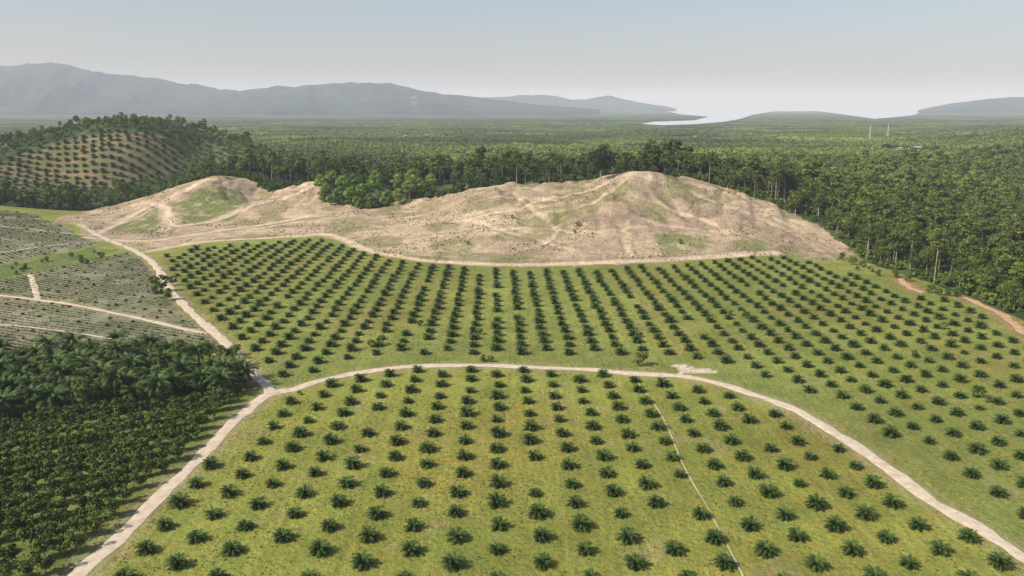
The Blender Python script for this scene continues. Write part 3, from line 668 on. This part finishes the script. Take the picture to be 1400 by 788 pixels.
k=inpoly(gx,gy,bare_poly)&(fbm(gx/14,gy/14,81,4)>.56); gx,gy=gx[k],gy[k]
scatter('hill_weeds',np.stack([gx,gy,H(gx,gy)],1),rng.uniform(.5,1.7,len(gx)),rng.integers(0,3,len(gx)),[tuft('weed_mesh',M_orch,18,.5,s) for s in (7,8,9)],'low weeds sprouting on bare soil','weeds')

# ------------------------------------------------------------------ mountains
def mountains(name,prof,D,depth,seed,cliff=None):
    prof=np.array(prof,float); n=700; m=80
    pxs=np.linspace(prof[0,0],prof[-1,0],n); pys=np.interp(pxs,prof[:,0],prof[:,1])
    s=pxs*D/FPX
    pys=pys-(8.0*(fbm(s/520,s*0,seed,6)-.5)+4.0*(fbm(s/110,s*0,seed+3,4)-.5))*np.clip((148-pys)/25,0.05,1)
    V=np.zeros((m,n,3)); cl=np.zeros((m,n))
    d=np.array([ray(a,b) for a,b in zip(pxs,pys)]); zr=np.maximum(CAMZ+d[:,2]*D/d[:,1],2)
    for j in range(m):
        t=j/(m-1); tt=t/0.65
        for_d=D+depth*(t-0.65)
        xx=d[:,0]/d[:,1]*for_d
        prf=tt**1.1 if tt<=1 else max(0,1-(t-.65)/.35)**.8
        sp=np.abs(fbm((xx+.35*for_d)/760,xx*0+for_d/2600,seed+5,4)-.5)*2
        mod=1-np.clip(sp*4.2,0,1)*(1-prf)**.7*.9 if tt<1 else 1
        V[j,:,0]=xx; V[j,:,1]=for_d; V[j,:,2]=zr*prf*mod+ (fbm(xx/300,xx*0+for_d/300,seed+9,3)-.5)*190*prf*(1-prf)*np.clip(zr/300,0,1)-3
        if cliff: cl[j]=((np.abs(pxs-cliff[0]-6*(fbm(pxs*0+j/5.,pxs*0,3,2)-.5))<cliff[1])&(prf>.45)&(prf<.7))*0.5
    I=np.arange(n*m).reshape(m,n); F=np.stack([I[:-1,:-1],I[:-1,1:],I[1:,1:],I[1:,:-1]],-1).reshape(-1,4)
    add(name,new_mesh(name,V.reshape(-1,3),F,[M_mtn],{'cliff':('FLOAT',cl.ravel())},smooth=True),kind='structure')
mountains('mountain_range',[(-400,110),(-250,96),(-100,90),(0,87),(40,85),(70,85),(100,91),(150,99),(200,102),(250,111),(300,121),(330,124),(370,117),(420,115),(480,111),(510,112),(560,120),(600,126),(640,131),(690,137),(730,142),(780,146),(820,149)],9500,3600,3,(566,4))
mountains('mountain_range',[(560,146),(640,134),(700,131),(740,130),(780,135),(805,134),(830,131),(860,137),(885,141),(910,145),(925,149)],13500,3000,13)
mountains('mountain_range',[(1255,150.5),(1275,146),(1300,141),(1330,137),(1360,134),(1400,132),(1500,127),(1650,132)],10500,2600,23)
# ------------------------------------------------------------------ water
V=[];F=[]
for pl in water_w:
    i=len(V); V+=[(a,b_,3.0) for a,b_ in pl]; F.append(tuple(range(i,len(V)))[::-1])
add('water',new_mesh('water',V,F,[M_water]),kind='structure')
# ------------------------------------------------------------------ masts and houses
def mast(x,y,hh):
    V=[];F=[]
    def bar(a,b,w):
        a=Vector(a);b=Vector(b);d=(b-a).normalized(); u=d.cross(Vector((0.3,1,.2))).normalized(); v=d.cross(u); i=len(V)
        for p in (a,b):
            for q in ((1,1),(1,-1),(-1,-1),(-1,1)): V.append(tuple(p+u*q[0]*w+v*q[1]*w))
        for k in range(4): F.append((i+k,i+(k+1)%4,i+4+(k+1)%4,i+4+k))
    n=10; base=2.0
    def c(k,t): r=base*(1-.75*t); return (r*(1 if k in(0,1) else -1),r*(1 if k in(1,2) else -1),hh*t)
    for k in range(4):
        for j in range(n):
            bar(c(k,j/n),c(k,(j+1)/n),.16); bar(c(k,j/n),c((k+1)%4,(j+1)/n),.08); bar(c(k,(j+1)/n),c((k+1)%4,(j+1)/n),.08)
    e=bpy.data.objects.new('lattice_mast',None); COL.objects.link(e); e.location=(x,y,h1(x,y)); e['label']='pale steel lattice communication mast rising above the forest'; e['category']='mast'; e['group']='communication masts above the trees'
    o=bpy.data.objects.new('tower_frame',new_mesh('mast_mesh',V,F,[M_steel])); COL.objects.link(o); o.parent=e
    V=[];F=[]
    for k in range(3):
        a=k*2.1; cx,cy=1.1*math.cos(a),1.1*math.sin(a); i=len(V)
        for dz in (0,3):
            for q in ((-.3,-.2),(.3,-.2),(.3,.2),(-.3,.2)): V.append((cx+q[0],cy+q[1],hh-4+dz))
        F+= [(i,i+1,i+2,i+3),(i+4,i+5,i+6,i+7)]+[(i+k2,i+(k2+1)%4,i+4+(k2+1)%4,i+4+k2) for k2 in range(4)]
    o=bpy.data.objects.new('antenna',new_mesh('antenna_mesh',V,F,[M_wall])); COL.objects.link(o); o.parent=e
for a,b_,hh in ((1188,196,38),(1213,190,36)):
    xx,yy=PT(a,b_); mast(xx,yy,hh)
def house(x,y,w,d,h,rz):
    e=bpy.data.objects.new('village_house',None); COL.objects.link(e); e.location=(x,y,h1(x,y)); e.rotation_euler=(0,0,rz)
    e['label']='small pale house with a metal gable roof among trees'; e['category']='house'; e['group']='houses in a clearing in the forest'
    w/=2;d/=2
    V=[(-w,-d,-1),(w,-d,-1),(w,d,-1),(-w,d,-1),(-w,-d,h),(w,-d,h),(w,d,h),(-w,d,h),(-w,0,h+d*.5),(w,0,h+d*.5)]
    F=[(0,1,5,4),(2,3,7,6),(1,2,6,9,5),(3,0,4,8,7)]
    o=bpy.data.objects.new('wall',new_mesh('house_wall_mesh',V,F,[M_wall])); COL.objects.link(o); o.parent=e
    W=w+.8;D2=d+.8; V=[(-W,-D2,h-.3),(W,-D2,h-.3),(W,0,h+d*.5+.15),(-W,0,h+d*.5+.15),(-W,D2,h-.3),(W,D2,h-.3)]
    o=bpy.data.objects.new('roof',new_mesh('house_roof_mesh',V,[(0,1,2,3),(3,2,5,4)],[M_roof])); COL.objects.link(o); o.parent=e
for k in range(5):
    house(houses_c[0]+random.uniform(-28,28),houses_c[1]+(k-2)*22+random.uniform(-4,4),random.uniform(8,13),random.uniform(6,9),random.uniform(3,5),random.uniform(-.5,.5))

# ------------------------------------------------------------------ hazy air layer with added glow (the sky's lower atmosphere)
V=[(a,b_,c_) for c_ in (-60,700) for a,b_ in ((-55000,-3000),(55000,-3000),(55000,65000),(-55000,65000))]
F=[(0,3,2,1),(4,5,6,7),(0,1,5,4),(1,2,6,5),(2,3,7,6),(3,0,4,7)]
M_air=bpy.data.materials.new('hazy_air_glow_material'); M_air.use_nodes=True; nt=M_air.node_tree; nt.nodes.clear()
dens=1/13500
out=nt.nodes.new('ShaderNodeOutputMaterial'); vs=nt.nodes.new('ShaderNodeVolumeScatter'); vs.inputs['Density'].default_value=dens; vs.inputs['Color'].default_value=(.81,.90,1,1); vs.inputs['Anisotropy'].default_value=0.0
em=nt.nodes.new('ShaderNodeEmission'); em.inputs['Color'].default_value=(.74,.86,1.0,1); em.inputs['Strength'].default_value=dens*0.18  # glow added to the air, standing in for multiply scattered light
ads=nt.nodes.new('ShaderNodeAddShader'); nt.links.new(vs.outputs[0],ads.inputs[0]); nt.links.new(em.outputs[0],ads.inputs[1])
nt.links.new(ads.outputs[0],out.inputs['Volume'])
add('sky_haze',new_mesh('sky_haze',V,F,[M_air]),kind='structure')

# ------------------------------------------------------------------ light
el=math.radians(44); az=math.radians(-115)
S=Vector((math.sin(az)*math.cos(el),math.cos(az)*math.cos(el),math.sin(el)))
ld=bpy.data.lights.new('sun','SUN'); ld.energy=5.0; ld.angle=math.radians(.5); ld.color=(1,.935,.80)
lo=bpy.data.objects.new('sun',ld); COL.objects.link(lo); lo.rotation_euler=S.to_track_quat('Z','Y').to_euler(); lo.location=S*500
w=bpy.data.worlds.new('World'); scene.world=w; w.use_nodes=True; nt=w.node_tree
bg=nt.nodes['Background']; sk=nt.nodes.new('ShaderNodeTexSky'); sk.sky_type='NISHITA'; sk.sun_disc=False; sk.sun_elevation=el; sk.sun_rotation=az; sk.air_density=1.0; sk.dust_density=2.5; sk.ozone_density=1.0; sk.altitude=50
hs=nt.nodes.new('ShaderNodeMix'); hs.data_type='RGBA'; hs.blend_type='MULTIPLY'; hs.inputs[0].default_value=1.0; hs.inputs[7].default_value=(1.05,0.99,1.0,1)
nt.links.new(sk.outputs[0],hs.inputs[6]); nt.links.new(hs.outputs[2],bg.inputs[0]); bg.inputs[1].default_value=0.135
scene.view_settings.view_transform='Standard'; scene.view_settings.look='None'; scene.view_settings.exposure=0
# ------------------------------------------------------------------ camera
cd=bpy.data.cameras.new('camera'); cd.sensor_width=36; cd.lens=FPX/1400*36; cd.clip_end=120000; cd.clip_start=1
co=bpy.data.objects.new('camera',cd); COL.objects.link(co); co.location=(0,0,CAMZ); co.rotation_euler=(math.pi/2-T,0,0); scene.camera=co
